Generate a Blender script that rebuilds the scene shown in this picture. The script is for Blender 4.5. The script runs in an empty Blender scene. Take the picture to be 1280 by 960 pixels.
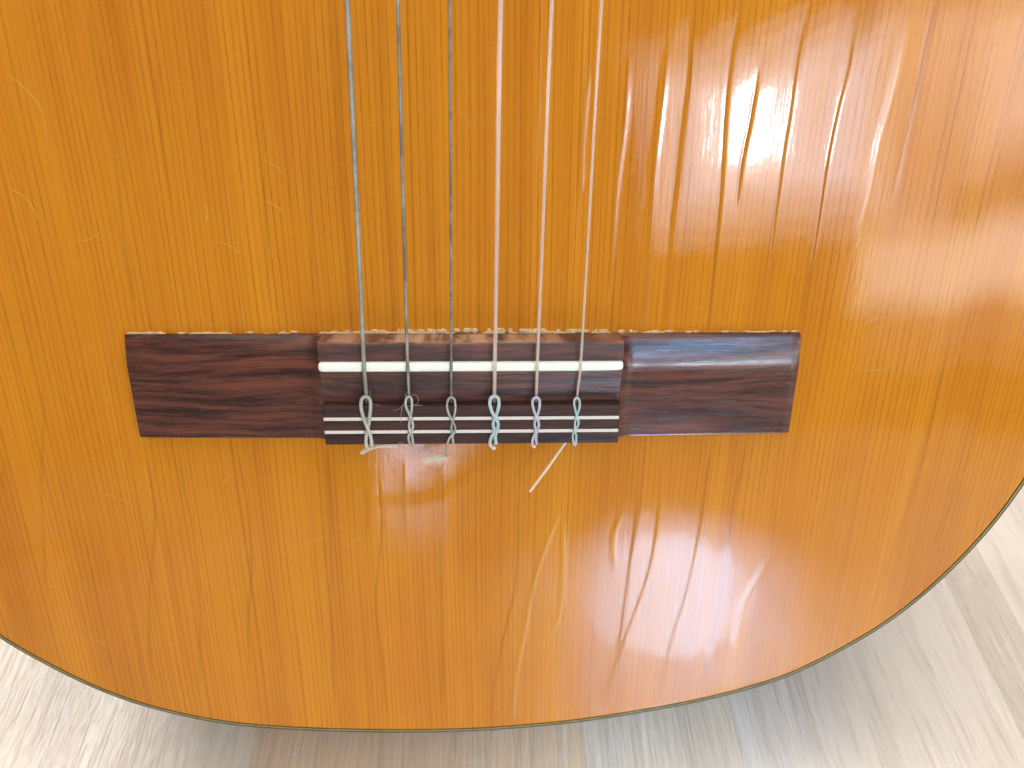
import bpy, math, random
import numpy as np
from mathutils import Matrix, Vector

scene = bpy.context.scene
COL = scene.collection
random.seed(7)
rng = np.random.default_rng(11)
MM = 0.001

# ------------------------------------------------------------------ frames
# Guitar frame, millimetres: X to the treble side, Y along the strings towards
# the neck, Z out of the soundboard; origin below the middle of the saddle.
# The guitar stands on its end and leans back, so this frame is tilted.
A = np.array([[9.99767444e-01, 1.98741272e-02, 8.37116052e-03],
              [0.0, 3.88179373e-01, -9.21583840e-01],
              [-2.15651863e-02, 9.21369521e-01, 3.88089100e-01]])
H0 = 162.13                                  # saddle origin above the floor
GM = Matrix.Identity(4)
for _i in range(3):
    for _j in range(3):
        GM[_i][_j] = A[_i][_j]
GM[2][3] = H0 * MM
# lens, pose (in the guitar frame) recovered from the bridge and strings
FPX = 963.0
RC = np.array([[0.99934104, 0.00476967, -0.0359825],
               [0.00852956, 0.9327099, 0.36052668],
               [0.03528083, -0.36059602, 0.9320546]])
CC = np.array([3.26424574, 69.934982, 202.83033364])

def bp(u, v, z=0.0):
    """point of the guitar frame (mm) at height z measured at photo position u, v"""
    d = RC @ np.array([(u - 640) / FPX, (480 - v) / FPX, -1.0])
    return CC + d * ((z - CC[2]) / d[2])

# ------------------------------------------------------------------ camera
cam_data = bpy.data.cameras.new('camera')
cam = bpy.data.objects.new('camera', cam_data)
COL.objects.link(cam)
CM = Matrix.Identity(4)
for _i in range(3):
    for _j in range(3):
        CM[_i][_j] = RC[_i][_j]
    CM[_i][3] = CC[_i] * MM
cam.matrix_world = GM @ CM
cam_data.sensor_width = 36.0
cam_data.lens = 36.0 * FPX / 1280.0
cam_data.clip_start = 0.01
cam_data.clip_end = 100.0
cam_data.dof.use_dof = True
cam_data.dof.focus_distance = 0.212
cam_data.dof.aperture_fstop = 19.0
scene.camera = cam

# ------------------------------------------------------------------ light
world = bpy.data.worlds.new('World')
scene.world = world
world.use_nodes = True
bgn = world.node_tree.nodes['Background']
bgn.inputs[0].default_value = (0.93, 0.95, 1.0, 1)
bgn.inputs[1].default_value = 0.24

def area_lamp(name, az, el, dist, w, h, radiance, color, origin=(0.05, 0.0, 0.2), toward_camera=True):
    """rectangular lamp seen from the guitar at azimuth/elevation; az from -y (or +y), + to the right"""
    a, e = math.radians(az), math.radians(el)
    s = -1 if toward_camera else 1
    d = Vector((math.sin(a) * math.cos(e), s * math.cos(a) * math.cos(e), math.sin(e)))
    L = bpy.data.lights.new(name, 'AREA')
    L.shape = 'RECTANGLE'
    L.size, L.size_y = w, h
    L.energy = radiance * math.pi * w * h
    L.color = color
    o = bpy.data.objects.new(name, L)
    COL.objects.link(o)
    o.location = Vector(origin) + d * dist
    o.rotation_euler = d.to_track_quat('Z', 'Y').to_euler()
    return o

area_lamp('window_gap_lamp', 22.2, 19.0, 3.0, 0.16, 0.25, 130.0, (0.90, 0.95, 1.0))
# sheer curtain and pale walls round the window: brightness falls off outwards
for w_, h_, l_ in ((1.05, 0.86, 4.0), (0.86, 0.70, 4.2), (0.68, 0.54, 4.6), (0.50, 0.42, 5.2)):
    area_lamp('window_curtain_lamp', 22.5, 18.5, 3.1 + w_ * 0.1, w_, h_, l_, (0.66, 0.80, 1.0))
for w_, h_, l_ in ((2.3, 1.9, 0.9), (2.0, 1.6, 0.9), (1.7, 1.3, 0.9)):
    area_lamp('pale_wall_lamp', 42.0, 13.0, 4.2 + w_ * 0.1, w_, h_, l_, (1.0, 0.95, 0.88))
for w_, h_, l_ in ((1.10, 0.36, 2.8), (0.98, 0.27, 3.0), (0.86, 0.18, 2.6)):
    area_lamp('wall_glow_lamp', 36.0, 8.0, 3.2 + w_ * 0.1, w_, h_, l_, (0.92, 0.95, 0.90))
for w_, h_, l_ in ((1.15, 0.78, 2.8), (0.98, 0.60, 3.0), (0.76, 0.42, 3.0)):
    area_lamp('wall_upper_lamp', 42.0, 19.5, 3.5 + w_ * 0.1, w_, h_, l_, (0.95, 0.90, 0.90))
for w_, h_, l_ in ((0.50, 0.36, 5.0), (0.42, 0.29, 6.0), (0.32, 0.22, 6.0)):
    area_lamp('low_window_lamp', -5.0, 0.8, 3.2 + w_ * 0.1, w_, h_, l_, (0.52, 0.68, 1.0))
area_lamp('back_window_lamp', -56.0, 52.0, 2.4, 0.8, 0.8, 20.0, (0.98, 0.98, 1.0), toward_camera=False)
area_lamp('wing_sheen_lamp', 21.5, 36.0, 2.5, 0.70, 0.30, 30.0, (0.25, 0.60, 1.0))  # added lamp, gives the right bridge wing its blue sheen
area_lamp('floor_fill_lamp', 20.0, 74.0, 2.3, 1.3, 1.1, 11.5, (1.0, 0.91, 0.79), toward_camera=False)  # added fill from above and behind, brightens the floor more than the guitar
area_lamp('ceiling_lamp', 0.0, 66.0, 0.95, 0.95, 0.76, 2.75, (1.0, 0.93, 0.82))

# added cool spot on the unseen floor, mirrored as a sheen in the soundboard
spot = bpy.data.lights.new('sheen_spot_lamp', 'SPOT')
spot.energy = 6800.0
spot.color = (0.40, 0.66, 1.0)
spot.spot_size = math.radians(4.9)
spot.spot_blend = 0.9
spot.shadow_soft_size = 0.05
spot_o = bpy.data.objects.new('sheen_spot_lamp', spot)
COL.objects.link(spot_o)
spot_o.location = (0.85, -2.9, 0.80)
spot_o.rotation_euler = (Vector(spot_o.location) - Vector((0.168, -0.465, 0.0))).to_track_quat('Z', 'Y').to_euler()

scene.view_settings.view_transform = 'Standard'
scene.view_settings.look = 'None'
scene.view_settings.exposure = -0.55
scene.view_settings.gamma = 1.0
scene.view_settings.use_curve_mapping = False
scene.cycles.max_bounces = 10

# ------------------------------------------------------------------ node helpers
class NT:
    def __init__(self, name):
        self.m = bpy.data.materials.new(name)
        self.m.use_nodes = True
        self.t = self.m.node_tree
        self.b = self.t.nodes['Principled BSDF']
        self._co = None
    def n(self, kind, **kw):
        nd = self.t.nodes.new(kind)
        for k, v in kw.items():
            setattr(nd, k, v)
        return nd
    def put(self, sock, v):
        if hasattr(v, 'is_output'):
            self.t.links.new(v, sock)
        elif isinstance(v, (tuple, list)) and len(v) == 3 and sock.type == 'RGBA':
            sock.default_value = (*v, 1)
        else:
            sock.default_value = v
    def math(self, op, a, b=0.0, c=0.0, clamp=False):
        nd = self.n('ShaderNodeMath', operation=op, use_clamp=clamp)
        for i, v in enumerate((a, b, c)):
            self.put(nd.inputs[i], v)
        return nd.outputs[0]
    def co(self):
        if self._co is None:
            tc = self.n('ShaderNodeTexCoord')
            sc = self.n('ShaderNodeVectorMath', operation='SCALE')
            self.put(sc.inputs[0], tc.outputs['Object'])
            sc.inputs['Scale'].default_value = 1000.0
            self._co = sc.outputs[0]
            sx = self.n('ShaderNodeSeparateXYZ')
            self.put(sx.inputs[0], self._co)
            self.x, self.y, self.z = sx.outputs
        return self._co
    def vec(self, x, y, z=0.0):
        nd = self.n('ShaderNodeCombineXYZ')
        for i, v in enumerate((x, y, z)):
            self.put(nd.inputs[i], v)
        return nd.outputs[0]
    def noise(self, v, scale=1.0, detail=2.0, rough=0.5, dist=0.0):
        nd = self.n('ShaderNodeTexNoise')
        self.put(nd.inputs['Vector'], v)
        nd.inputs['Scale'].default_value = scale
        nd.inputs['Detail'].default_value = detail
        nd.inputs['Roughness'].default_value = rough
        nd.inputs['Distortion'].default_value = dist
        return nd.outputs[0]
    def ramp(self, f, stops):
        nd = self.n('ShaderNodeMapRange', interpolation_type='SMOOTHSTEP')
        self.put(nd.inputs[0], f)
        nd.inputs[1].default_value, nd.inputs[2].default_value = stops[0], stops[1]
        nd.inputs[3].default_value, nd.inputs[4].default_value = stops[2], stops[3]
        return nd.outputs[0]
    def mix(self, f, a, b, mode='MIX'):
        nd = self.n('ShaderNodeMix', data_type='RGBA', blend_type=mode)
        self.put(nd.inputs[0], f)
        self.put(nd.inputs[6], a)
        self.put(nd.inputs[7], b)
        return nd.outputs[2]
    def attr(self, name):
        nd = self.n('ShaderNodeAttribute', attribute_name=name)
        return nd.outputs['Fac']
    def bump(self, h, dist, strength=1.0):
        nd = self.n('ShaderNodeBump')
        nd.inputs['Strength'].default_value = strength
        nd.inputs['Distance'].default_value = dist
        self.put(nd.inputs['Height'], h)
        return nd.outputs[0]
    def set(self, **kw):
        names = {'color': 'Base Color', 'rough': 'Roughness', 'metal': 'Metallic', 'spec': 'Specular IOR Level',
                 'coat': 'Coat Weight', 'coat_rough': 'Coat Roughness', 'normal': 'Normal', 'coat_normal': 'Coat Normal',
                 'trans': 'Transmission Weight', 'ior': 'IOR', 'sss': 'Subsurface Weight', 'sss_scale': 'Subsurface Scale',
                 'sss_radius': 'Subsurface Radius', 'alpha': 'Alpha', 'sheen': 'Sheen Weight'}
        for k, v in kw.items():
            self.put(self.b.inputs[names[k]], v)
        return self.m

# ------------------------------------------------------------------ materials
def make_cedar():
    t = NT('varnished_cedar'); t.co()
    warp = t.noise(t.vec(t.math('MULTIPLY', t.x, 0.018), t.math('MULTIPLY', t.y, 0.006)), 1, 1)
    xw = t.math('ADD', t.x, t.math('MULTIPLY', t.math('SUBTRACT', warp, 0.5), 4.0))
    ring = t.noise(t.vec(t.math('MULTIPLY', xw, 0.11), t.math('MULTIPLY', t.y, 0.0015), 8.0), 1, 2)
    sn = t.math('SINE', t.math('MULTIPLY_ADD', xw, 3.9, t.math('MULTIPLY', ring, 20.0)))
    amp = t.noise(t.vec(t.math('MULTIPLY', xw, 0.35), t.math('MULTIPLY', t.y, 0.010), 6.0), 1, 3, 0.6)
    line = t.math('MULTIPLY', t.ramp(sn, (0.55, 1.0, 0.0, 1.0)), t.ramp(amp, (0.32, 0.60, 0.2, 1.0)))
    fine = t.noise(t.vec(t.math('MULTIPLY', xw, 1.1), t.math('MULTIPLY', t.y, 0.006)), 1, 3, 0.65)
    finer = t.noise(t.vec(t.math('MULTIPLY', xw, 2.6), t.math('MULTIPLY', t.y, 0.02), 5.0), 1, 2, 0.6)
    line2 = t.ramp(finer, (0.45, 0.72, 0.0, 1.0))
    band = t.noise(t.vec(t.math('MULTIPLY', xw, 0.06), t.math('MULTIPLY', t.y, 0.0015), 9.0), 1, 4, 0.6)
    bandf = t.ramp(band, (0.35, 0.68, 0.0, 1.0))
    dash = t.noise(t.vec(t.math('MULTIPLY', xw, 2.2), t.math('MULTIPLY', t.y, 0.22), 2.0), 1, 3, 0.7)
    silk = t.noise(t.vec(t.math('MULTIPLY', t.x, 0.35), t.math('MULTIPLY', t.y, 0.9), 4.0), 1, 3, 0.7)
    mott = t.noise(t.vec(t.math('MULTIPLY', t.x, 0.02), t.math('MULTIPLY', t.y, 0.02), 7.0), 1, 2)
    c = t.mix(bandf, (0.59, 0.208, 0.012), (0.485, 0.148, 0.009))
    c = t.mix(t.math('MULTIPLY', t.ramp(mott, (0.3, 0.7, 0, 1)), 0.35), c, (0.60, 0.232, 0.010))
    lf = t.math('MULTIPLY', line, t.math('MULTIPLY_ADD', t.ramp(dash, (0.3, 0.65, 0, 1)), 0.42, 0.22))
    c = t.mix(lf, c, (0.27, 0.075, 0.006))
    c = t.mix(t.math('MULTIPLY', line2, 0.16), c, (0.30, 0.088, 0.006))
    c = t.mix(t.math('MULTIPLY', t.ramp(fine, (0.5, 0.7, 0, 1)), 0.22), c, (0.30, 0.088, 0.006))
    c = t.mix(t.math('MULTIPLY', t.ramp(silk, (0.55, 0.75, 0, 1)), 0.10), c, (0.75, 0.40, 0.09))
    c = t.mix(t.math('MULTIPLY', t.attr('dark'), 0.75, clamp=True), c, (0.19, 0.060, 0.010))
    c = t.mix(t.math('MULTIPLY', t.attr('pale'), 0.75, clamp=True), c, (0.78, 0.46, 0.18))
    # specks of dust and small pits in the varnish
    vo = t.n('ShaderNodeTexVoronoi'); t.put(vo.inputs['Vector'], t._co); vo.inputs['Scale'].default_value = 0.11
    c = t.mix(t.math('MULTIPLY', t.ramp(vo.outputs['Distance'], (0.007, 0.022, 1.0, 0.0)), 0.5), c, (0.80, 0.58, 0.30))
    grain_b = t.bump(fine, 0.00006, 0.6)
    peel = t.noise(t._co, 0.55, 2, 0.5)
    peel2 = t.noise(t.vec(t.math('MULTIPLY', t.x, 0.9), t.math('MULTIPLY', t.y, 0.10), 3.0), 1, 3, 0.6)
    hh = t.math('ADD', t.math('MULTIPLY', peel, 0.35), peel2)
    coat_b = t.bump(hh, 0.000018, 0.8)
    rr = t.noise(t._co, 0.03, 3, 0.6)
    t.b.inputs['Coat IOR'].default_value = 1.45
    return t.set(color=c, rough=0.6, spec=0.0, normal=grain_b, coat=1.0,
                 coat_rough=t.ramp(rr, (0.35, 0.7, 0.045, 0.08)), coat_normal=coat_b)

def make_rosewood(gloss=0.33, shift=0.0, k=1.0):
    t = NT('rosewood'); t.co()
    w = t.noise(t.vec(t.math('MULTIPLY', t.x, 0.016), t.math('MULTIPLY', t.y, 0.05), shift), 1, 2)
    yw = t.math('ADD', t.y, t.math('MULTIPLY', t.math('SUBTRACT', w, 0.5), 9.0))
    s1 = t.noise(t.vec(t.math('MULTIPLY', t.x, 0.022), t.math('MULTIPLY', yw, 0.38), shift), 1, 5, 0.7)
    s2 = t.noise(t.vec(t.math('MULTIPLY', t.x, 0.06), t.math('MULTIPLY', yw, 1.5), shift + 3), 1, 3, 0.65)
    pore = t.noise(t.vec(t.math('MULTIPLY', t.x, 0.25), t.math('MULTIPLY', yw, 5.0), shift + 7), 1, 2, 0.6)
    c = t.mix(t.ramp(s1, (0.36, 0.64, 0, 1)), (0.030, 0.012, 0.009), (0.150, 0.046, 0.026))
    c = t.mix(t.math('MULTIPLY', t.ramp(s2, (0.45, 0.7, 0, 1)), 0.7), c, (0.030, 0.013, 0.011))
    c = t.mix(t.math('MULTIPLY', t.ramp(pore, (0.55, 0.75, 0, 1)), 0.6), c, (0.19, 0.085, 0.055))
    c = t.mix(1.0 - k, c, (0.012, 0.008, 0.008))
    # worn, scraped front edge showing bare wood
    wn = t.noise(t.vec(t.math('MULTIPLY', t.x, 0.10), t.math('MULTIPLY', t.y, 1.2), shift + 11), 1, 4, 0.7)
    wear = t.math('MULTIPLY', t.attr('wear'), t.ramp(wn, (0.40, 0.62, 0, 1)), clamp=True)
    c = t.mix(wear, c, (0.44, 0.26, 0.155))
    h = t.math('ADD', t.math('MULTIPLY', s2, 0.7), pore)
    return t.set(color=c, rough=t.ramp(s2, (0.3, 0.7, gloss, gloss + 0.15)), spec=0.42 * k + 0.05, normal=t.bump(h, 0.000022, 0.6))

def make_plain(name, color, rough=0.5, noise_amt=0.15, nscale=1.0, **kw):
    t = NT(name); t.co()
    f = t.noise(t._co, nscale, 3, 0.6)
    c = t.mix(t.ramp(f, (0.3, 0.7, 0, noise_amt)), color, tuple(x * 0.45 for x in color))
    return t.set(color=c, rough=rough, **kw)

def make_wound(name, c0, c1, pitch):
    t = NT(name); t.co()
    ph = t.math('MULTIPLY', t.attr('len'), 2 * math.pi / pitch)
    s = t.math('SINE', ph)
    tn = t.noise(t._co, 0.12, 3, 0.6)
    c = t.mix(t.ramp(tn, (0.35, 0.65, 0, 1)), c0, c1)
    c = t.mix(t.ramp(s, (-1.0, -0.2, 0.75, 0.0)), c, (0.06, 0.058, 0.045))
    return t.set(color=c, rough=0.5, metal=0.2, normal=t.bump(s, 0.00005, 0.7))

def make_nylon(name, tint, trans):
    t = NT(name); t.co()
    f = t.noise(t._co, 0.3, 2)
    c = t.mix(t.ramp(f, (0.3, 0.7, 0, 0.3)), tint, tuple(x * 0.85 for x in tint))
    return t.set(color=c, rough=0.10, trans=trans, ior=1.45)

def make_floor_mat():
    t = NT('laminate_floor'); t.co()
    oi = t.n('ShaderNodeObjectInfo')
    geo = t.n('ShaderNodeNewGeometry')
    sc = t.n('ShaderNodeVectorMath', operation='SCALE'); t.put(sc.inputs[0], geo.outputs['Position']); sc.inputs['Scale'].default_value = 1000.0
    sx = t.n('ShaderNodeSeparateXYZ'); t.put(sx.inputs[0], sc.outputs[0])
    x, y = sx.outputs[0], sx.outputs[1]
    rnd = t.math('MULTIPLY', oi.outputs['Random'], 50.0)
    w = t.noise(t.vec(t.math('MULTIPLY', x, 0.03), t.math('MULTIPLY', y, 0.012), rnd), 1, 3)
    xw = t.math('ADD', x, t.math('MULTIPLY', t.math('SUBTRACT', w, 0.5), 14.0))
    g1 = t.noise(t.vec(t.math('MULTIPLY', xw, 0.09), t.math('MULTIPLY', y, 0.006), rnd), 1, 4, 0.6)
    g2 = t.noise(t.vec(t.math('MULTIPLY', xw, 0.45), t.math('MULTIPLY', y, 0.03), rnd), 1, 3, 0.65)
    g3 = t.noise(t.vec(t.math('MULTIPLY', x, 0.12), t.math('MULTIPLY', y, 0.12), rnd), 1, 4, 0.7)
    base = oi.outputs['Color']
    c = t.mix(t.math('MULTIPLY', t.ramp(g1, (0.45, 0.72, 0, 1)), 0.55), base, t.mix(0.5, base, (0.28, 0.19, 0.14)))
    c = t.mix(t.math('MULTIPLY', t.ramp(g2, (0.5, 0.75, 0, 1)), 0.5), c, t.mix(0.45, base, (0.22, 0.15, 0.11)))
    c = t.mix(t.math('MULTIPLY', t.ramp(g3, (0.45, 0.75, 0, 1)), 0.30), c, (0.80, 0.75, 0.68))
    emb = t.noise(t.vec(t.math('MULTIPLY', x, 0.33), t.math('MULTIPLY', y, 0.022), 1.0), 1, 2, 0.5)
    emb2 = t.noise(t.vec(t.math('MULTIPLY', xw, 1.2), t.math('MULTIPLY', y, 0.10), 2.0), 1, 2, 0.5)
    h = t.math('ADD', emb, t.math('MULTIPLY', emb2, 0.3))
    return t.set(color=c, rough=0.27, spec=0.5, normal=t.bump(h, 0.0012, 0.7))

M = {}
M['cedar'] = make_cedar()
M['rosewood'] = make_rosewood(0.40, 0.0)
M['rosewood_wing'] = make_rosewood(0.14, 21.0)
M['rosewood_dark'] = make_rosewood(0.46, 5.0, 0.45)
M['side'] = make_rosewood(0.2, 40.0)
M['bone'] = make_plain('bone_saddle', (0.80, 0.82, 0.70), 0.36, 0.12, 0.4, sss=0.15, sss_scale=0.002)
M['inlay'] = make_plain('ivoroid_inlay', (0.66, 0.585, 0.49), 0.5, 0.25, 1.2)
M['purfling_dark'] = make_plain('black_purfling', (0.014, 0.014, 0.008), 0.7, 0.3, 0.6, spec=0.1)
M['purfling_tan'] = make_plain('tan_binding', (0.34, 0.265, 0.105), 0.5, 0.4, 0.25, spec=0.2)
M['bare'] = make_plain('bare_splintered_wood', (0.66, 0.47, 0.25), 0.8, 0.5, 0.9)
M['scratch'] = make_plain('scratched_varnish', (0.60, 0.30, 0.055), 0.45, 0.3, 0.6, coat=0.6, coat_rough=0.2)
M['wound6'] = make_wound('wound_silver_string', (0.27, 0.265, 0.21), (0.42, 0.41, 0.35), 0.42)
M['wound5'] = make_wound('wound_tarnished_string', (0.17, 0.155, 0.12), (0.38, 0.35, 0.29), 0.40)
M['wound4'] = make_wound('wound_dull_string', (0.14, 0.13, 0.10), (0.34, 0.31, 0.26), 0.36)
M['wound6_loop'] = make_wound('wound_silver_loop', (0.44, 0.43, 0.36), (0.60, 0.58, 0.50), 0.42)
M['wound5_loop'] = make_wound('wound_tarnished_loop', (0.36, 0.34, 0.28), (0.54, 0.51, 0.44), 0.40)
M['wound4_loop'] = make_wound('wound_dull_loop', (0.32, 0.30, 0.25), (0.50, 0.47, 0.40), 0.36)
M['nylon'] = make_nylon('clear_nylon', (0.96, 0.84, 0.73), 0.68)
M['nylon_teal'] = make_nylon('clear_teal_nylon', (0.80, 0.95, 0.94), 0.62)
M['nylon_violet'] = make_nylon('clear_violet_nylon', (0.90, 0.90, 0.97), 0.62)
M['nylon_end'] = make_nylon('milky_nylon_end', (0.92, 0.78, 0.60), 0.35)
M['nylon_pink'] = make_nylon('pink_nylon_end', (0.95, 0.58, 0.48), 0.25)
M['floss'] = make_plain('white_nylon_floss', (0.88, 0.80, 0.66), 0.6, 0.2, 1.0)
M['fibre'] = make_plain('grey_fibre', (0.35, 0.30, 0.25), 0.6, 0.2, 1.0)
M['floor'] = make_floor_mat()

# ------------------------------------------------------------------ mesh helpers
def mesh_obj(name, V, F, mat, parent=None, smooth=True, sharp=None, attrs=None, scale=MM):
    me = bpy.data.meshes.new(name)
    V = np.asarray(V, dtype=np.float64) * scale
    if isinstance(F, np.ndarray):
        k = F.shape[1]
        me.vertices.add(len(V)); me.vertices.foreach_set('co', V.ravel())
        me.loops.add(F.size); me.loops.foreach_set('vertex_index', F.ravel().astype(np.int32))
        me.polygons.add(len(F)); me.polygons.foreach_set('loop_start', np.arange(0, F.size, k, dtype=np.int32))
        me.update(calc_edges=True)
    else:
        me.from_pydata([tuple(p) for p in V], [], F)
        me.update()
    me.validate()
    if smooth:
        me.polygons.foreach_set('use_smooth', [True] * len(me.polygons))
        if sharp:
            me.set_sharp_from_angle(angle=math.radians(sharp))
    for k, v in (attrs or {}).items():
        a = me.attributes.new(k, 'FLOAT', 'POINT')
        a.data.foreach_set('value', np.asarray(v, dtype=np.float32))
    me.materials.append(M[mat])
    o = bpy.data.objects.new(name, me)
    COL.objects.link(o)
    if parent is not None:
        o.parent = parent
    return o

def catmull(P, n):
    P = np.asarray(P, float)
    Q = np.vstack([2 * P[0] - P[1], P, 2 * P[-1] - P[-2]])
    out = []
    for i in range(1, len(Q) - 2):
        for t in np.linspace(0, 1, n, endpoint=False):
            a, b, c, d = Q[i - 1:i + 3]
            out.append(0.5 * (2 * b + (c - a) * t + (2 * a - 5 * b + 4 * c - d) * t * t + (3 * b - a - 3 * c + d) * t ** 3))
    out.append(P[-1])
    return np.array(out)

def tube_data(P, r, ns=10, cap=True):
    P = np.asarray(P, float); n = len(P)
    r = np.full(n, r) if np.isscalar(r) else np.asarray(r, float)
    T = np.gradient(P, axis=0); T /= np.linalg.norm(T, axis=1)[:, None] + 1e-12
    u = np.cross(T[0], [0.13, 0.2, 0.97]); u /= np.linalg.norm(u)
    L = np.concatenate([[0], np.cumsum(np.linalg.norm(np.diff(P, axis=0), axis=1))])
    V, ln = [], []
    ang = np.linspace(0, 2 * np.pi, ns, endpoint=False)
    for i in range(n):
        u = u - T[i] * (u @ T[i]); u /= np.linalg.norm(u)
        w = np.cross(T[i], u)
        V.append(P[i] + r[i] * (np.cos(ang)[:, None] * u + np.sin(ang)[:, None] * w)); ln += [L[i]] * ns
    V = np.vstack(V)
    F = []
    for i in range(n - 1):
        for j in range(ns):
            k = (j + 1) % ns
            F.append((i * ns + j, i * ns + k, (i + 1) * ns + k, (i + 1) * ns + j))
    if cap:
        F.append(tuple(range(ns))[::-1]); F.append(tuple(range((n - 1) * ns, n * ns)))
    return V, F, ln

def tubes_obj(name, paths, mat, parent, ns=10, sharp=60):
    V, F, ln, o = [], [], [], 0
    for P, r in paths:
        v, f, l = tube_data(P, r, ns)
        V.append(v); F += [tuple(a + o for a in q) for q in f]; ln += l; o += len(v)
    return mesh_obj(name, np.vstack(V), F, mat, parent, True, sharp, {'len': ln})

def loft(name, sections, mat, parent, sharp=35, attrs_fn=None):
    """closed cross-sections (X, [(Y, Z)...]) joined along X with end caps"""
    n = len(sections[0][1]); V = []; F = []
    for X, pr in sections:
        V += [(X, y, z) for y, z in pr]
    for i in range(len(sections) - 1):
        for j in range(n):
            k = (j + 1) % n
            F.append((i * n + j, (i + 1) * n + j, (i + 1) * n + k, i * n + k))
    F.append(tuple(range(n))); F.append(tuple(range((len(sections) - 1) * n, len(sections) * n))[::-1])
    V = np.array(V, float)
    at = {'wear': attrs_fn(V)} if attrs_fn else None
    return mesh_obj(name, V, F, mat, parent, True, sharp, at)

def empty(name, parent=None):
    o = bpy.data.objects.new(name, None)
    o.empty_display_size = 0.02
    COL.objects.link(o)
    if parent is not None:
        o.parent = parent
    return o

def lattice_noise(x, y, seed):
    r = np.random.default_rng(seed).standard_normal((64, 64))
    xi, yi = np.floor(x).astype(int), np.floor(y).astype(int)
    fx, fy = x - xi, y - yi
    fx = fx * fx * (3 - 2 * fx); fy = fy * fy * (3 - 2 * fy)
    g = lambda a, b: r[a % 64, b % 64]
    return (g(xi, yi) * (1 - fx) + g(xi + 1, yi) * fx) * (1 - fy) + (g(xi, yi + 1) * (1 - fx) + g(xi + 1, yi + 1) * fx) * fy

# ------------------------------------------------------------------ floor
def box_obj(name, x0, x1, y0, y1, z0, z1, mat, parent, bev=0.0):
    b = bev
    V = [(x0, y0, z0), (x1, y0, z0), (x1, y1, z0), (x0, y1, z0),
         (x0, y0, z1 - b), (x1, y0, z1 - b), (x1, y1, z1 - b), (x0, y1, z1 - b),
         (x0 + b, y0 + b, z1), (x1 - b, y0 + b, z1), (x1 - b, y1 - b, z1), (x0 + b, y1 - b, z1)]
    F = [(3, 2, 1, 0), (8, 9, 10, 11)]
    for i in range(4):
        j = (i + 1) % 4
        F += [(i, j, 4 + j, 4 + i), (4 + i, 4 + j, 8 + j, 8 + i)]
    return mesh_obj(name, V, F, mat, parent, False)

floor = mesh_obj('floor', [(-4000, -4500, -1.2), (4000, -4500, -1.2), (4000, 3500, -1.2), (-4000, 3500, -1.2)], [(0, 1, 2, 3)], 'floor', None, False)
floor['kind'] = 'structure'
floor['label'] = 'pale wood laminate floor of narrow strips under the guitar'
floor.color = (0.68, 0.57, 0.45, 1)
CREAM, TAN, PALE, GREY, ROSE = (0.82, 0.66, 0.49, 1), (0.52, 0.36, 0.25, 1), (0.83, 0.71, 0.595, 1), (0.70, 0.58, 0.475, 1), (0.84, 0.58, 0.37, 1)
strips = [(-216.5, -89.5, CREAM), (-89.5, 37.5, ROSE), (37.5, 97, CREAM), (97, 207.5, PALE), (207.5, 229.5, GREY), (229.5, 290, PALE),
          (290, 352, CREAM), (352, 415, ROSE), (415, 478, PALE)]
for k in range(1, 6):
    strips.append((-216.5 - 63.5 * k, -216.5 - 63.5 * (k - 1), [CREAM, PALE, ROSE, CREAM, TAN][k - 1]))
for x0, x1, c in strips:
    ycuts = [-800]
    y = -800 + rng.uniform(150, 420)
    while y < 800:
        if not (-95 < y < 140):
            ycuts.append(y)
        y += rng.uniform(320, 480)
    ycuts.append(800)
    for a, b in zip(ycuts[:-1], ycuts[1:]):
        p = box_obj('plank', x0 + 0.03, x1 - 0.03, a + 0.03, b - 0.03, -1.0, 0.0, 'floor', floor, 0.06)
        s = 1.0 if a < 0 < b else rng.uniform(0.85, 1.1)
        p.color = (c[0] * s, c[1] * s, c[2] * s, 1)

# ------------------------------------------------------------------ guitar body
guitar = empty('classical_guitar')
guitar.matrix_world = GM
guitar['label'] = 'old classical guitar with orange cedar top and dark rosewood bridge leaning over pale floor'
guitar['category'] = 'guitar'

low = [(0, 800), (53, 830.5), (106, 857), (159, 878), (212, 893), (265.6, 904), (319, 910.5), (406, 915.5), (512, 917), (589, 915.4),
       (640, 912), (726, 904), (832, 887), (901, 872.5), (960, 856), (1000, 841), (1058, 812), (1117, 776), (1175, 729), (1233, 670), (1280, 609)]
lowpts = [tuple(bp(u, v)[:2]) for u, v in low]
right = [(176, -20), (182, 5), (185, 32), (183, 62), (175, 96), (160, 130), (142, 160), (128, 185), (122, 206), (124, 232), (132, 262),
         (137, 285), (135, 306), (125, 328), (105, 345), (75, 353), (40, 356)]
left = [(-160.5, -80), (-171, -61), (-179.5, -39), (-185, -14), (-187.5, 12), (-187, 37), (-184, 64), (-175, 97), (-160, 131), (-142, 160),
        (-128, 185), (-122, 206), (-124, 232), (-132, 262), (-137, 285), (-135, 306), (-125, 328), (-105, 345), (-75, 353), (-40, 356)]
ctrl = left[::-1] + lowpts + right
ring = np.array([(0, 357)] + ctrl)
closed = np.vstack([ring, ring[:1]])
O = catmull(closed, 14)[:-1]                     # counter-clockwise from the neck end, down the bass side
for _ in range(25):                              # iron out small tracing wobbles
    O = 0.5 * O + 0.25 * (np.roll(O, 1, 0) + np.roll(O, -1, 0))
def offset(Q, d):
    T = np.roll(Q, -1, 0) - np.roll(Q, 1, 0); T /= np.linalg.norm(T, axis=1)[:, None]
    return Q + np.stack([-T[:, 1], T[:, 0]], 1) * d   # inwards

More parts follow.
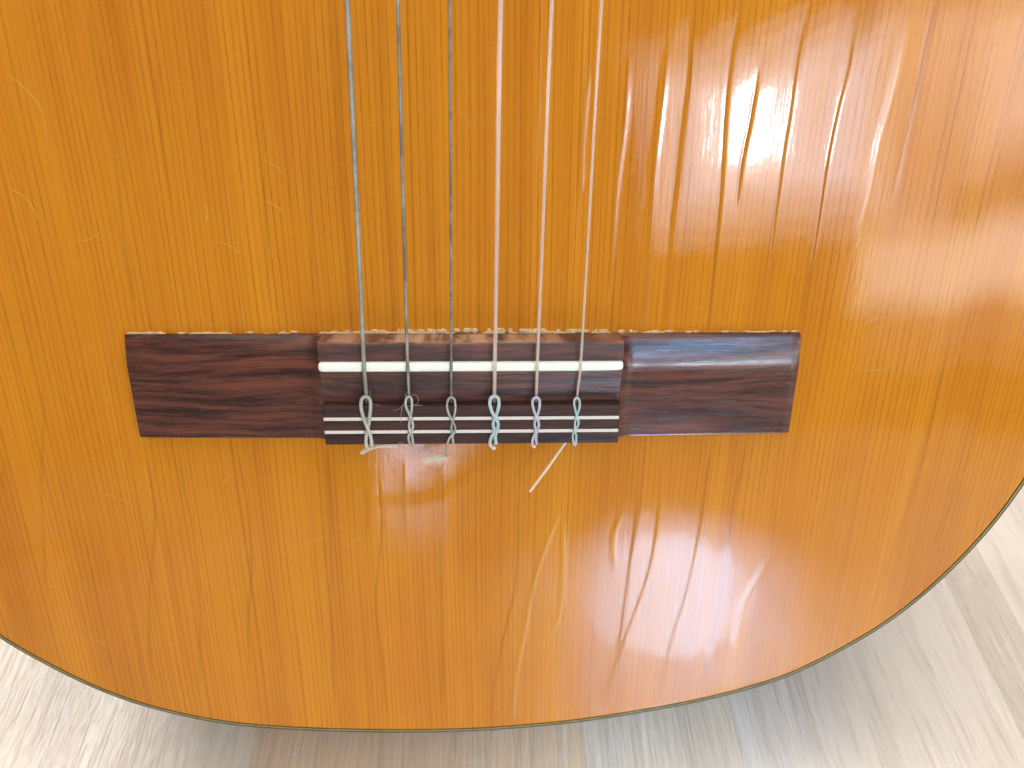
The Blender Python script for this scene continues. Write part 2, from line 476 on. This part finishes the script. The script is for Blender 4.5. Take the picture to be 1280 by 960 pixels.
def band(name, d0, d1, z0, z1, mat, parent, zb=-2.0):
    a, b = offset(O, d0), offset(O, d1); n = len(O)
    V = np.vstack([np.c_[a, np.full(n, zb)], np.c_[a, np.full(n, z0 - 0.12)], np.c_[offset(O, d0 + min(0.15, (d1 - d0) * .3)), np.full(n, z0)],
                   np.c_[b, np.full(n, z1)], np.c_[b, np.full(n, zb)]])
    F = []
    for k in range(4):
        for i in range(n):
            j = (i + 1) % n
            F.append((k * n + i, k * n + j, (k + 1) * n + j, (k + 1) * n + i))
    return mesh_obj(name, V, F, mat, parent, True, 40)

n = len(O)
sides = mesh_obj('body_side', np.vstack([np.c_[offset(O, 0.12), np.full(n, -1.0)], np.c_[offset(O, 0.12), np.full(n, -95.0)]]),
                 [(i, n + i, n + (i + 1) % n, (i + 1) % n) for i in range(n)], 'side', guitar, True)
back = mesh_obj('body_back', np.c_[offset(O, 0.12), np.full(n, -95.0)], [tuple(range(n))[::-1]], 'side', guitar, False)
binding = band('binding', 0.62, 1.42, -0.10, 0.0, 'purfling_tan', guitar)
band('purfling_line', 0.0, 0.60, -0.35, -0.12, 'purfling_dark', binding, -2.2)
band('purfling_line', 1.44, 1.93, -0.01, 0.01, 'purfling_dark', binding, -2.2)

# --- soundboard: ripples, sunken grain lines and cracks are in the surface
# (photo path, kind): kind = (step, groove, ridge, dark, pale)
K_STEP = (0.12, 0.04, 0.0, 0.30, 0.0)
K_LOW = (0.060, 0.020, 0.0, 0.34, 0.0)
K_RIDGE = (0.05, 0.03, 0.11, 0.35, 0.12)
K_LINE = (0.02, 0.02, 0.0, 0.46, 0.0)
K_SOFT = (0.01, 0.01, 0.0, 0.30, 0.0)
K_PALE = (0.05, 0.03, 0.05, 0.20, 0.75)
K_CRACK = (0.10, 0.08, 0.0, 0.65, 0.0)
cracks = [
    ([(785, 60), (783, 106), (779, 158), (770, 233), (764, 333), (760, 380)], K_RIDGE),
    ([(836, 40), (833, 75), (827, 129), (818, 208), (812, 292), (805, 396), (800, 440)], K_RIDGE),
    ([(864, 0), (862, 83), (855, 142), (847.5, 208), (839, 292), (831, 396), (826, 440)], K_STEP),
    ([(927, 0), (916, 62), (906, 146), (902, 233), (893, 333), (887, 396), (882, 440)], K_CRACK),
    ([(949, 60), (947, 96), (939, 146), (929, 196), (922, 250), (918, 280)], K_CRACK),
    ([(1012, 0), (997, 75), (987, 146), (977, 208), (966, 300), (958, 370)], K_STEP),
    ([(1070, 0), (1062, 75), (1047, 137), (1035, 196), (1022, 283), (1010, 354), (1000, 420)], K_STEP),
    ([(1137, 0), (1118, 100), (1097, 175), (1081, 250), (1068, 296), (1060, 330)], K_PALE),
    ([(1180, -30), (1172, 0), (1158, 54), (1143, 125), (1129, 187), (1110, 270)], K_LINE),
    ([(1290, 0), (1277, 62), (1256, 146), (1235, 217), (1214, 300), (1195, 375), (1165, 520), (1130, 650), (1075, 800)], K_SOFT),
    ([(735, 60), (732.5, 98), (729.5, 142), (726.6, 190), (725, 237), (722, 280)], K_RIDGE),
    ([(935, 545), (930, 569), (915, 637), (905.5, 710), (893, 782), (874, 874.5), (872, 885)], K_LOW),
    ([(890, 545), (886, 579), (874, 656), (859.5, 729), (838, 802), (821, 884), (818, 895)], K_LOW),
    ([(828, 540), (825.6, 579), (821, 647), (809, 715), (782, 792), (763, 845), (750.5, 894)], K_LOW),
    ([(799, 600), (796.6, 632), (787, 695), (780, 753), (771, 811.6), (768, 830)], K_LOW),
    ([(782, 620), (777, 642), (767.5, 671), (767.5, 710), (770, 725)], K_PALE),
    ([(706, 630), (702, 637), (683, 681), (668, 724), (658.5, 773), (646, 841), (640, 910)], K_PALE),
    ([(706, 640), (705.5, 652), (703.6, 710), (700, 763), (687.6, 797), (682, 810)], K_PALE),
    ([(646, 600), (646, 647), (644, 724), (632, 782), (617, 860), (611, 905)], K_LINE),
    ([(556, 560), (554, 594), (552, 670), (552, 744), (554, 889)], K_LOW),
    ([(503, 565), (503.5, 589), (505, 630), (506, 671), (507, 690)], (0.09, 0.08, 0.03, 0.8, 0.4)),
    ([(473, 580), (474.5, 608), (477, 666), (470, 753), (477, 821), (484, 900)], K_LINE),
    ([(458, 600), (460, 640), (461, 670)], K_STEP),
    ([(407, 545), (409, 579), (414, 661), (414, 768), (419, 889)], K_LINE),
    ([(968, 670), (963.7, 685.6), (947, 719.5), (927, 758), (915, 821), (905.5, 860), (903, 870)], K_PALE),
    ([(182, 555), (183, 567), (194, 650), (187, 733), (187, 796), (190, 860)], K_LINE),
    ([(222, 552), (223, 562), (227, 600), (242, 667), (250, 775), (248, 870)], K_LINE),
    ([(300, 560), (302, 583), (310, 633), (314.6, 700), (310, 775), (312, 840)], K_LINE),
    ([(53, 470), (54, 525), (52, 608), (56, 712), (60, 760)], K_SOFT),
    ([(106, -30), (109, 0), (119, 75), (133, 154), (140, 175), (150, 250), (156, 308), (169, 387), (172, 410)], K_LINE),
    ([(194, 50), (196, 83), (202, 187), (210, 260)], K_SOFT),
    ([(320, 60), (322, 100), (328, 200), (334, 330), (338, 405)], K_SOFT),
    ([(380, 0), (384, 120), (388, 260), (392, 400)], K_SOFT),
    ([(530, 0), (534, 150), (538, 300), (540, 405)], K_SOFT),
    ([(607, 0), (607, 150), (606, 300), (605, 405)], K_SOFT),
    ([(650, 560), (648, 600)], K_SOFT),
    ([(1215, 560), (1200, 600), (1180, 650), (1150, 710)], K_SOFT),
]
def fieldpaths():
    out = []
    for pts, k in cracks:
        P = np.array([bp(u, v)[:2] for u, v in pts])
        if len(P) > 2:
            P = catmull(P, 8)
        P = P[np.argsort(P[:, 1])]
        out.append((P[:, 1], P[:, 0], k))
    return out
PATHS = fieldpaths()

def smooth_fade(Y, y0, y1, f=9.0):
    a = np.clip((Y - y0) / f, 0, 1); b = np.clip((y1 - Y) / f, 0, 1)
    return a * a * (3 - 2 * a) * b * b * (3 - 2 * b)

def board(X, Y):
    """height (mm) of the soundboard, with the dirt-dark and pale line masks"""
    h = 1.25 * np.exp(-((Y + 61) / 25) ** 2 - ((X + 20) / 30) ** 2)
    h -= 0.25 * np.exp(-((Y - 34) / 26) ** 2 - (X / 70) ** 2)
    side = 0.35 + 0.65 / (1 + np.exp(-(X - 15) / 8.0))
    h += side * 0.045 * lattice_noise(X / 15.0 + 20, Y / 95.0 + 9, 3)
    h += side * 0.006 * lattice_noise(X / 4.5 + 20, Y / 60.0 + 9, 4)
    h += 0.05 * lattice_noise(X / 45.0 + 9, Y / 45.0 + 9, 6)
    dk = np.zeros_like(X); pl = np.zeros_like(X)
    for i, (py, px, (st, gr, ri, da, pa)) in enumerate(PATHS):
        xc = np.interp(Y, py, px)
        wob = 0.10 * lattice_noise(Y / 12.0 + 5, np.full_like(Y, i + 0.5), 30 + i)
        d = X - xc - wob
        f = smooth_fade(Y, py[0], py[-1], min(12.0, (py[-1] - py[0]) * 0.35))
        var = np.clip(0.85 + 0.25 * lattice_noise(Y / 16.0 + 3, np.full_like(Y, i * 1.7), 60 + i), 0.5, 1.3)
        s = f * (st * 0.5 * np.tanh(d / 0.5) * np.exp(-(d / 5.0) ** 2) - gr * np.exp(-(d / 0.45) ** 2) + ri * np.exp(-(d / 0.8) ** 2))
        h += s
        w = 0.36 if da > 0.4 else 0.5
        dk += f * var * da * np.exp(-(d / w) ** 2)
        pl += f * var * pa * np.exp(-((d - 0.35) / 0.40) ** 2)
    return h, np.clip(dk, 0, 1), np.clip(pl, 0, 1)

S = offset(O, 1.93)
ymin_i, ymax_i = np.argmin(S[:, 1]), np.argmax(S[:, 1])
S2 = np.roll(S, -ymax_i, 0); ib = np.argmin(S2[:, 1])
lp, rp = S2[:ib + 1][::-1], S2[ib:]
rp = np.vstack([rp, S2[:1]])
lp = lp[np.argsort(lp[:, 1])]; rp = rp[np.argsort(rp[:, 1])]
yb, yt = S2[ib, 1], S2[0, 1]
t1 = np.linspace(0, 1, 60)
rows = np.concatenate([yb + 0.004 + 12.0 * t1 ** 2.4, np.arange(yb + 12.6, 112, 0.8), np.linspace(116, yt - 6, 50), yt - 6 + 5.99 * (1 - np.linspace(1, 0, 16)[1:] ** 2)])
NC = 1100
s = np.linspace(0, 1, NC)
xl = np.interp(rows, lp[:, 1], lp[:, 0]); xr = np.interp(rows, rp[:, 1], rp[:, 0])
GX = xl[:, None] * (1 - s) + xr[:, None] * s
GY = np.repeat(rows[:, None], NC, 1)
Hh, Dk, Pl = board(GX, GY)
# the plate lies flush with its binding at the rim
edge = np.minimum(np.minimum(GX - xl[:, None], xr[:, None] - GX), (GY - yb) * 2.0)
fadeE = np.clip(edge / 4.0, 0, 1); Hh = Hh * fadeE * fadeE * (3 - 2 * fadeE)
nr = len(rows)
idx = np.arange(nr * NC).reshape(nr, NC)
Fq = np.stack([idx[:-1, :-1], idx[:-1, 1:], idx[1:, 1:], idx[1:, :-1]], -1).reshape(-1, 4)
soundboard = mesh_obj('soundboard', np.stack([GX, GY, Hh], -1).reshape(-1, 3), Fq, 'cedar', guitar, True, None,
                      {'dark': Dk.ravel(), 'pale': Pl.ravel()})

# --- scratches in the varnish
def scratch(pts, w=0.16):
    P = np.array([bp(u, v)[:2] for u, v in pts])
    P = catmull(P, 7)
    T = np.gradient(P, axis=0); T /= np.linalg.norm(T, axis=1)[:, None]
    N = np.stack([-T[:, 1], T[:, 0]], 1)
    k = len(P); tt = np.linspace(0, 1, k)
    ww = w * np.sin(np.pi * np.clip(tt, 0.03, 0.97)) ** 0.6 * (0.7 + 0.5 * np.abs(np.sin(tt * 9 + pts[0][0])))
    L, Rr = P + N * ww[:, None], P - N * ww[:, None]
    hz = board(P[:, 0], P[:, 1])[0]
    V = np.vstack([np.c_[L, hz + 0.004], np.c_[P, hz + 0.03], np.c_[Rr, hz + 0.004]])
    F = [(i, i + 1, k + i + 1, k + i) for i in range(k - 1)] + [(k + i, k + i + 1, 2 * k + i + 1, 2 * k + i) for i in range(k - 1)]
    mesh_obj('scratch', V, F, 'scratch', soundboard, True)

for pts, w in [
    ([(9, 92), (25, 105), (41, 121), (53, 142), (61, 185)], 0.22), ([(12, 236), (30, 246), (42, 262), (47, 275)], 0.2),
([(325, 199), (345, 208), (357, 221)], 0.12), ([(326, 249), (348, 260), (360, 275)], 0.14),
    ([(267, 301), (285, 306), (301, 318)], 0.16), ([(92, 302), (112, 299), (132, 285)], 0.12), ([(256, 253), (259, 265), (257, 285)], 0.16),
    
    ([(112, 613), (140, 620), (158, 627), (168, 634)], 0.13), ([(278, 610), (284, 598), (298, 590)], 0.13), ([(380, 678), (395, 674), (410, 669)], 0.13),
    ([(428, 681), (442, 675), (453, 668)], 0.13), ([(419, 654), (428, 658), (436, 665)], 0.12), ([(57, 732), (68, 734), (78, 742)], 0.12),
    ([(412, 545), (421, 556), (424, 575)], 0.10), ([(500, 748), (518, 745), (532, 741)], 0.08), 
    ([(108, 797), (125, 803), (140, 812)], 0.12), ([(512, 668), (520, 662), (527, 655)], 0.12), 
    ([(575, 140), (584, 150), (590, 164)], 0.10), ([(443, 628), (447, 618), (456, 612)], 0.10), ([(1078, 405), (1095, 399), (1110, 396)], 0.14),
    ([(1064, 310), (1075, 302), (1080, 285)], 0.2), ([(880, 455), (895, 452), (905, 455)], 0.01), ([(682, 728), (690, 718), (693, 708)], 0.10),
    ([(1062, 458), (1085, 464), (1110, 460)], 0.10),]:
    if w > 0.02:
        scratch(pts, w * 0.5)

# ------------------------------------------------------------------ bridge
XL, XR, XB = -93.4, 91.2, 40.7
blk = [(6.6, -0.6), (6.58, 2.0), (6.56, 5.0), (6.50, 7.2), (6.1, 7.85), (5.4, 8.05), (3.5, 8.15), (1.55, 8.2), (1.5, 8.15), (1.5, 6.5), (-1.5, 6.5),
       (-1.5, 7.9), (-1.9, 7.85), (-2.8, 7.5), (-4.2, 7.0), (-6.2, 6.4), (-8.5, 6.0), (-11.4, 5.8), (-11.8, -0.6)]
def wear_block(V):
    return np.clip((V[:, 1] - 6.0) / 0.5, 0, 1) * np.clip((V[:, 2] - 0.2) / 1.5, 0, 1) * np.clip(1.25 - np.abs(V[:, 0] + 8) / 45, 0, 1)
bridge = loft('bridge', [(x, [(y + 0.05 * math.sin(x * 1.3 + z), z) for y, z in blk]) for x in np.linspace(-XB, XB, 60)], 'rosewood', guitar, 30, wear_block)
bridge['label'] = 'dark rosewood bridge with white saddle and two pale inlay strips'

def wing(x0, x1):
    secs = []
    for q in np.linspace(0, 1, 40):
        x = x0 + (x1 - x0) * q
        d = abs(x - x0); L = abs(x1 - x0)
        T = 4.6 - 1.3 * q + 1.6 * math.exp(-d / 1.4)
        if q > 0.985:
            T -= 0.35
        z0 = T * 0.42
        pr = [(6.6, -0.6), (6.6, z0 - 0.45), (6.5, z0 - 0.15), (6.25, z0)]
        for a in np.linspace(0, 1, 9)[1:]:
            pr.append((6.25 - 8.25 * a, z0 + (T - z0) * (1 - (1 - a) ** 1.25)))
        for b in list(np.linspace(0, 1, 10)[1:-1]) + [0.96, 0.985, 1.0]:
            pr.append((-2.0 - 20.7 * b, T * (1 - 0.03 * b * b)))
        pr += [(-22.80, T * 0.965), (-22.9, T * 0.93), (-22.9, -0.6)]
        secs.append((x, pr))
    if x1 < x0:
        secs = secs[::-1]
    wr = lambda V: np.clip((V[:, 1] - 6.45) / 0.2, 0, 1) * np.clip(1 - np.abs(V[:, 0]) / 75, 0, 1) * 0.8
    return loft('bridge_wing', secs, 'rosewood_wing', bridge, 30, wr)
wing(-XB + 0.02, XL); wing(XB - 0.02, XR)

XT = XB - 0.15
tie = [(-11.5, -0.5), (-11.35, 3.0), (-11.2, 8.6), (-11.3, 8.92), (-11.6, 9.08), (-13, 9.1), (-18, 9.1), (-22.4, 9.1), (-22.75, 8.95), (-22.88, 8.6), (-22.9, 2.0), (-22.95, -0.5)]
secs = []
for x in [-XT, -XT + 0.25] + list(np.linspace(-XT + 1, XT - 1, 30)) + [XT - 0.25, XT]:
    e = 0.2 if abs(x) > XT - 0.1 else 0.0
    secs.append((x, [(y, z - e) for y, z in tie]))
loft('tie_block', secs, 'rosewood_dark', bridge, 30)

# saddle with rounded crown, ends eased
secs = []
for x in np.concatenate([[-XB + 0.1, -XB + 0.25, -XB + 0.6, -XB + 1.2], np.linspace(-XB + 2, XB - 2, 30), [XB - 1.2, XB - 0.6, XB - 0.25, XB - 0.1]]):
    e = XB - abs(x) - 0.1
    drop = 0.5 * math.exp(-e / 0.5)
    w = 1.15 - 0.3 * math.exp(-e / 0.3)
    zt = 9.95 - drop - (0.4 * np.clip((x - 30) / 10, 0, 1) ** 2)
    pr = [(w, 6.6), (w, zt - 0.55)] + [(w * math.cos(a), zt - 0.55 + 0.55 * math.sin(a)) for a in np.linspace(0, math.pi, 12)[1:-1]] + [(-w, zt - 0.55), (-w, 6.6)]
    secs.append((x, pr))
loft('saddle', secs, 'bone', bridge, 50)
for yc in (-15.05, -18.95):
    secs = [(x, [(yc + 0.47, 8.6), (yc + 0.47, 9.12), (yc + 0.40, 9.17), (yc - 0.40, 9.17), (yc - 0.47, 9.12), (yc - 0.47, 8.6)]) for x in np.linspace(-40.45, 40.35, 12)]
    loft('inlay_strip', secs, 'inlay', bridge, 30)

# torn bare wood and old glue along the lifted front edge of the bridge
V, F = [], []
def chip(x, y, lx, ly, hz):
    k = 9; base = len(V)
    for i in range(k):
        a = 2 * math.pi * i / k; r = random.uniform(0.65, 1.1)
        V.append((x + lx * r * math.cos(a), y + ly * r * math.sin(a), -0.15))
    for i in range(k):
        a = 2 * math.pi * i / k; r = random.uniform(0.5, 0.85)
        V.append((x + lx * r * math.cos(a), y + ly * r * math.sin(a), hz * random.uniform(0.6, 1.0)))
    for i in range(k):
        j = (i + 1) % k
        F.append((base + i, base + j, base + k + j, base + k + i))
    F.append(tuple(base + k + i for i in range(k)))
x = XL + 0.4
while x < XR - 0.4:
    mid = math.exp(-((x - 2) / 38) ** 2)
    lx = random.uniform(0.5, 1.9)
    if random.random() < 0.22 + 0.63 * mid:
        chip(x + lx, 6.85 + 0.35 * mid + random.uniform(-0.1, 0.15), lx, 0.34 + 0.60 * mid * random.uniform(0.5, 1.2), 0.25 + 0.5 * mid * random.random())
    x += lx * random.uniform(0.9, 2.0)
# thin ragged ledge behind the crumbs, full length of the bridge
xs_ = np.arange(XL + 0.2, XR - 0.2, 0.35); b0 = len(V)
for q, x in enumerate(xs_):
    mid = math.exp(-((x - 2) / 42) ** 2)
    e = 6.72 + 0.45 * (0.35 + 0.65 * mid) * abs(float(lattice_noise(np.array([x / 1.4 + 80]), np.array([0.5]), 77)[0])) 
    hz = 0.25 + 0.25 * mid
    gapn = float(lattice_noise(np.array([x / 5.0 + 130]), np.array([0.5]), 91)[0])
    e -= np.clip(gapn - 0.1 + 0.5 * np.clip((abs(x) - 30) / 50, 0, 1), 0, 1) * 0.9
    V += [(x, 6.45, hz), (x, e, hz), (x, e + 0.12, -0.15)]
    if q:
        a = b0 + 3 * (q - 1)
        F += [(a, a + 1, a + 4, a + 3), (a + 1, a + 2, a + 5, a + 4)]
o = mesh_obj('splintered_wood', V, F, 'bare', bridge, True, 30)
o['kind'] = 'stuff'
o['label'] = 'cream torn wood and glue crumbs along the front edge of the bridge'

# ------------------------------------------------------------------ strings
SX = [455, 509.5, 564, 618.5, 671.5, 726]
TX = [434, 497, 562.5, 626, 690, 752]
HX = [458.5, 511.5, 563.8, 617.8, 670.2, 720.2]
RAD = [0.56, 0.43, 0.37, 0.54, 0.44, 0.36]
SMAT = ['wound6', 'wound5', 'wound4', 'nylon', 'nylon', 'nylon']
LMAT = ['wound6_loop', 'wound5_loop', 'wound4_loop', 'nylon_teal', 'nylon_violet', 'nylon_teal']
SLAB = ['thickest wound silver string at the bass side', 'second wound grey string from the bass side', 'thinnest wound grey string with fluffy frayed tail',
        'thickest clear nylon string tied with a teal tinted loop', 'middle clear nylon string with a pinkish loop end',
        'thinnest clear nylon string with a long cut tail']
LOOPS = [
    ([(451.9, 499), (451.1, 508), (454, 521), (458.4, 532.7), (462, 541.4), (464.3, 551.6), (464.3, 559.7)],
     [(462.8, 499.9), (463.2, 509.4), (461.8, 522.5), (459.9, 535.6), (458, 544.4), (457.4, 553), (458.4, 559.7)]),
    ([(507.3, 499), (507.3, 508), (511.6, 518), (515.3, 526.9), (516, 534), (513, 540), (510.5, 545.8), (511.6, 553), (515, 557.5)],
     [(514.9, 499.9), (514.6, 510.8), (513.4, 519.6), (511.6, 528.3), (511.6, 535.6), (514.3, 542.9), (515.8, 550), (516.5, 557.5)]),
    ([(559.8, 499.9), (558.6, 507.9), (561.2, 518), (565.6, 526.9), (569.0, 534), (567.8, 540.7), (565.6, 544.4), (566.6, 554.6)],
     [(568.5, 499.9), (569.2, 510.8), (567, 522.5), (564.3, 531), (564.6, 538.5), (566, 542), (562, 547.3), (559, 554.6), (557.6, 563), (558.3, 570.6)]),
    ([(612.9, 498.3), (612.3, 505.8), (615.8, 516.7), (620.8, 523.3), (622.8, 531.7), (620.8, 539), (619, 545), (620, 555)],
     [(623.3, 498.3), (623.6, 506.7), (620.8, 517.5), (617.5, 525), (616.3, 531.7), (618.5, 539), (614, 546.7), (612.5, 556), (616.5, 560)]),
    ([(666.0, 500), (665.6, 505.8), (668.3, 515.8), (671.7, 523.3), (673.6, 531), (671.3, 538.3), (670, 546.7), (670.8, 555)],
     [(674.6, 500), (674.6, 506.7), (672.5, 516.7), (669, 525), (668.2, 531.7), (670, 539), (666.7, 546.7), (665, 556), (667.5, 558.5)]),
    ([(717.5, 500.8), (718, 506.7), (719.7, 515), (722.5, 524), (723, 530), (720, 536.7), (716, 543.3), (716.7, 551.7), (718, 556)],
     [(724.7, 500.8), (724.7, 507.5), (722.5, 515.8), (719.7, 524), (718.6, 531), (719, 538.3), (720.3, 545), (720, 553), (719, 557)]),
]

def zbase(v, r):
    z = 9.15 + r
    if v < 508:
        z -= (508 - v) * 0.10
    if v > 556:
        z -= (v - 556) * 0.16
    return z

def strand_pair(L, R, r):
    """the two twisted strands of one tie: smooth paths lifted over one another where they cross"""
    La, Ra = catmull(np.array(L), 8), catmull(np.array(R), 8)
    def xs(P, v):
        return np.interp(v, P[:, 1], P[:, 0])
    vs = np.arange(500, 562, 0.5)
    d = xs(La, vs) - xs(Ra, vs)
    cr = [vs[i] for i in range(len(vs) - 1) if d[i] * d[i + 1] < 0]
    out = []
    for side, P, Q in ((0, La, Ra), (1, Ra, La)):
        pts = []
        for u, v in P:
            gap = abs(u - np.interp(v, Q[:, 1], Q[:, 0])) / (2 * r * 4.7)
            c = math.exp(-(gap / 0.75) ** 2)
            z = zbase(v, r)
            if cr:
                k = int(np.argmin([abs(v - q) for q in cr]))
                c *= math.exp(-((v - cr[k]) / 7.0) ** 2)
                if (k + side) % 2 == 0:
                    z += 1.9 * r * c
            pts.append(bp(u, v, z))
        out.append(np.array(pts))
    return out

def smooth_path(P, it=2):
    P = P.copy()
    for _ in range(it):
        P[1:-1] = 0.5 * P[1:-1] + 0.25 * (P[:-2] + P[2:])
    return P

def wisp(p0, dirv, length, curl, nseg=9):
    p = np.array(p0, float); d = np.array(dirv, float); d /= np.linalg.norm(d)
    ax = np.array([random.gauss(0, 1), random.gauss(0, 1), random.gauss(0, 1) + 1.2]); ax /= np.linalg.norm(ax)
    P = [p.copy()]
    k = curl * random.uniform(-1, 1)
    for i in range(nseg):
        d = d + np.cross(ax, d) * k + np.array([random.gauss(0, .06), random.gauss(0, .06), random.gauss(0, .04)])
        d /= np.linalg.norm(d)
        p = p + d * length / nseg
        p[2] = max(p[2], 0.6)
        P.append(p.copy())
    return np.array(P)

strings = []
for i in range(6):
    r = RAD[i]
    ps = bp(SX[i], 458, 10.05 + r)
    pt = bp(TX[i], 0, 13.1)
    ph = bp(HX[i], 503, 6.9)
    ps = np.array([ps[0], 0.3, 10.05 + r - (0.2 if i == 5 else 0)])
    d = (pt - ps) / (pt[1] - ps[1])
    far = ps + d * 345
    hole = np.array([ph[0], -11.2, 6.9]); into = hole + np.array([0, -6.0, -0.6])
    path = [far] + [ps + d * y for y in (200, 110, 80, 55, 30, 15, 6, 2.5, 1.0)]
    path += [ps + np.array([(hole - ps)[0] * 0.02, -0.5, -0.02]), ps + np.array([(hole - ps)[0] * 0.09, -1.3, -0.30])]
    for q in (0.22, 0.35, 0.5, 0.65, 0.8, 0.92, 1.0):
        path.append(ps + np.array([0, -1.0, -0.15]) + (hole - ps - np.array([0, -1.0, -0.15])) * q)
    path.append(into)
    P = np.array(path)
    # finer rings so that the wrap is evenly spaced
    st = tubes_obj('string', [(P, r)], SMAT[i], guitar, 14, 60)
    st['label'] = SLAB[i]
    strings.append(st)
    L, R = strand_pair(*LOOPS[i], r)
    # the loop passes round the string in front of the tie block
    cu = 0.5 * (LOOPS[i][0][0][0] + LOOPS[i][1][0][0]); v0 = LOOPS[i][0][0][1]
    w = abs(LOOPS[i][1][0][0] - LOOPS[i][0][0][0]) / 2
    arch = [bp(cu - w * 0.80, v0 - 2.2, zbase(v0 - 2.2, r)), bp(cu - w * 0.38, v0 - 3.6, zbase(v0 - 3.6, r) + 0.05), bp(cu, v0 - 4.0, zbase(v0 - 4, r) + 0.1),
            bp(cu + w * 0.38, v0 - 3.6, zbase(v0 - 3.6, r) + 0.05), bp(cu + w * 0.80, v0 - 2.2, zbase(v0 - 2.2, r))]
    full = np.vstack([L[::-1], np.array(arch), R])
    full = smooth_path(full, 3)
    rr = np.full(len(full), r * (0.93 if i < 3 else 0.90))
    loop = tubes_obj('tie_loop', [(full, rr)], LMAT[i], st, 14, 60)
    if i == 0:
        paths = []
        p0 = bp(462, 561, 7.6)
        for k in range(26):
            a = bp(random.uniform(458, 466), random.uniform(559.5, 562.5), random.uniform(7.2, 8.2)); b = bp(random.uniform(449, 455), random.uniform(564, 568.5), random.uniform(7.0, 8.0))
            m = 0.5 * (a + b) + np.array([random.gauss(0, .25), random.gauss(0, .2), random.gauss(0, .2)])
            paths.append((catmull(np.array([a, m, b]), 5), 0.055))
        for k in range(22):
            a = bp(random.uniform(458, 464), random.uniform(560, 563), 7.5); b = bp(random.uniform(482, 502), 557.5 + random.uniform(-1.5, 2.2), random.uniform(7, 8))
            m = 0.55 * a + 0.45 * b + np.array([0, random.uniform(0.1, 0.7), random.gauss(0, .2)])
            paths.append((catmull(np.array([a, m, b]), 5), 0.045))
        tubes_obj('frayed_end', paths, 'floss', st, 4)
        paths = [(catmull(np.array([bp(464, 505, 8.5), bp(475, 507, 8.8), bp(488, 512, 8.9), bp(497, 512, 9.3), bp(503, 507, 9.3)]), 6), 0.045),
                 (catmull(np.array([bp(461, 497, 8.3), bp(463, 492, 8.9), bp(462, 487, 9.5)]), 6), 0.05)]
        tubes_obj('loose_fibre', paths, 'fibre', st, 5)
    if i == 1:
        paths = [(catmull(np.array([bp(508, 500, 8.5), bp(503, 508, 9.6), bp(501.5, 516, 10), bp(501, 528, 9.9)]), 6), 0.06),
                 (catmull(np.array([bp(512, 497, 8.3), bp(518, 493, 9), bp(523, 499, 9.2), bp(521, 505, 9.2), bp(517, 506, 9.2)]), 6), 0.06),
                 (catmull(np.array([bp(508, 500, 8.2), bp(506.5, 495, 9), bp(508, 491, 9.4)]), 6), 0.07),
                 (catmull(np.array([bp(498, 556, 9.4), bp(500, 553, 9.6), bp(505, 554.5, 9.4)]), 5), 0.05),
                 (catmull(np.array([bp(510, 507.5, 9.3), bp(520, 507, 9.4), bp(528, 506.5, 9.4)]), 5), 0.05)]
        tubes_obj('loose_fibre', paths, 'fibre', st, 5)
    if i == 2:
        tip = bp(558.3, 570.5, zbase(570.6, r))
        paths = []
        for k in range(190):
            e = bp(random.uniform(523, 550) , random.gauss(576, 3.8), max(3.5, random.gauss(6.5, 1.0)))
            m = 0.5 * (tip + e) + np.array([random.gauss(0, .35), random.gauss(0, .35), random.gauss(0, .4)])
            a = tip + np.array([random.gauss(0, .15), random.gauss(0, .15), random.gauss(0, .15)])
            paths.append((catmull(np.array([a, m, e]), 5), 0.020))
        for k in range(12):
            paths.append((wisp(tip, (random.uniform(-.3, 1.0), random.uniform(-1.2, .2), -0.1), random.uniform(2, 6), 0.28), 0.013))
        for k in range(8):
            paths.append((wisp(tip, (-0.3 + random.gauss(0, .15), -1, -0.1), random.uniform(4, 9), 0.10), 0.012))
        tubes_obj('frayed_end', paths, 'floss', st, 4)
    if i == 3:
        c = bp(616.5, 559, zbase(559, r))
        tubes_obj('melted_end', [(np.array([c + np.array([-.5, .25, .1]), c + np.array([-.2, .05, .05]), c + np.array([.15, -.15, 0]), c + np.array([.5, -.25, -.1]), c + np.array([.8, -.2, -.2])]), [0.42, 0.68, 0.72, 0.6, 0.25])], 'nylon_end', st, 12)
    if i == 4:
        c = bp(667.5, 557.6, zbase(557, r))
        tubes_obj('melted_end', [(np.array([c + np.array([-.5, .1, .1]), c + np.array([-.2, 0, .05]), c + np.array([.15, -.05, 0]), c + np.array([.45, 0, -.1])]), [0.28, 0.52, 0.54, 0.3])], 'nylon_pink', st, 12)
    if i == 5:
        a = bp(719, 557, zbase(557, r)); a2 = bp(712, 557.5, 8.0); b = bp(704, 557, 8.0); e = bp(662.3, 614.5, 9.5)
        m = 0.5 * (b + e) + np.array([0.12, 0.1, 0.3])
        P = catmull(np.array([bp(707, 552, 8.0), b, m, e]), 8)
        tubes_obj('cut_tail', [(P, r * 1.05)], 'nylon_end', st, 12)
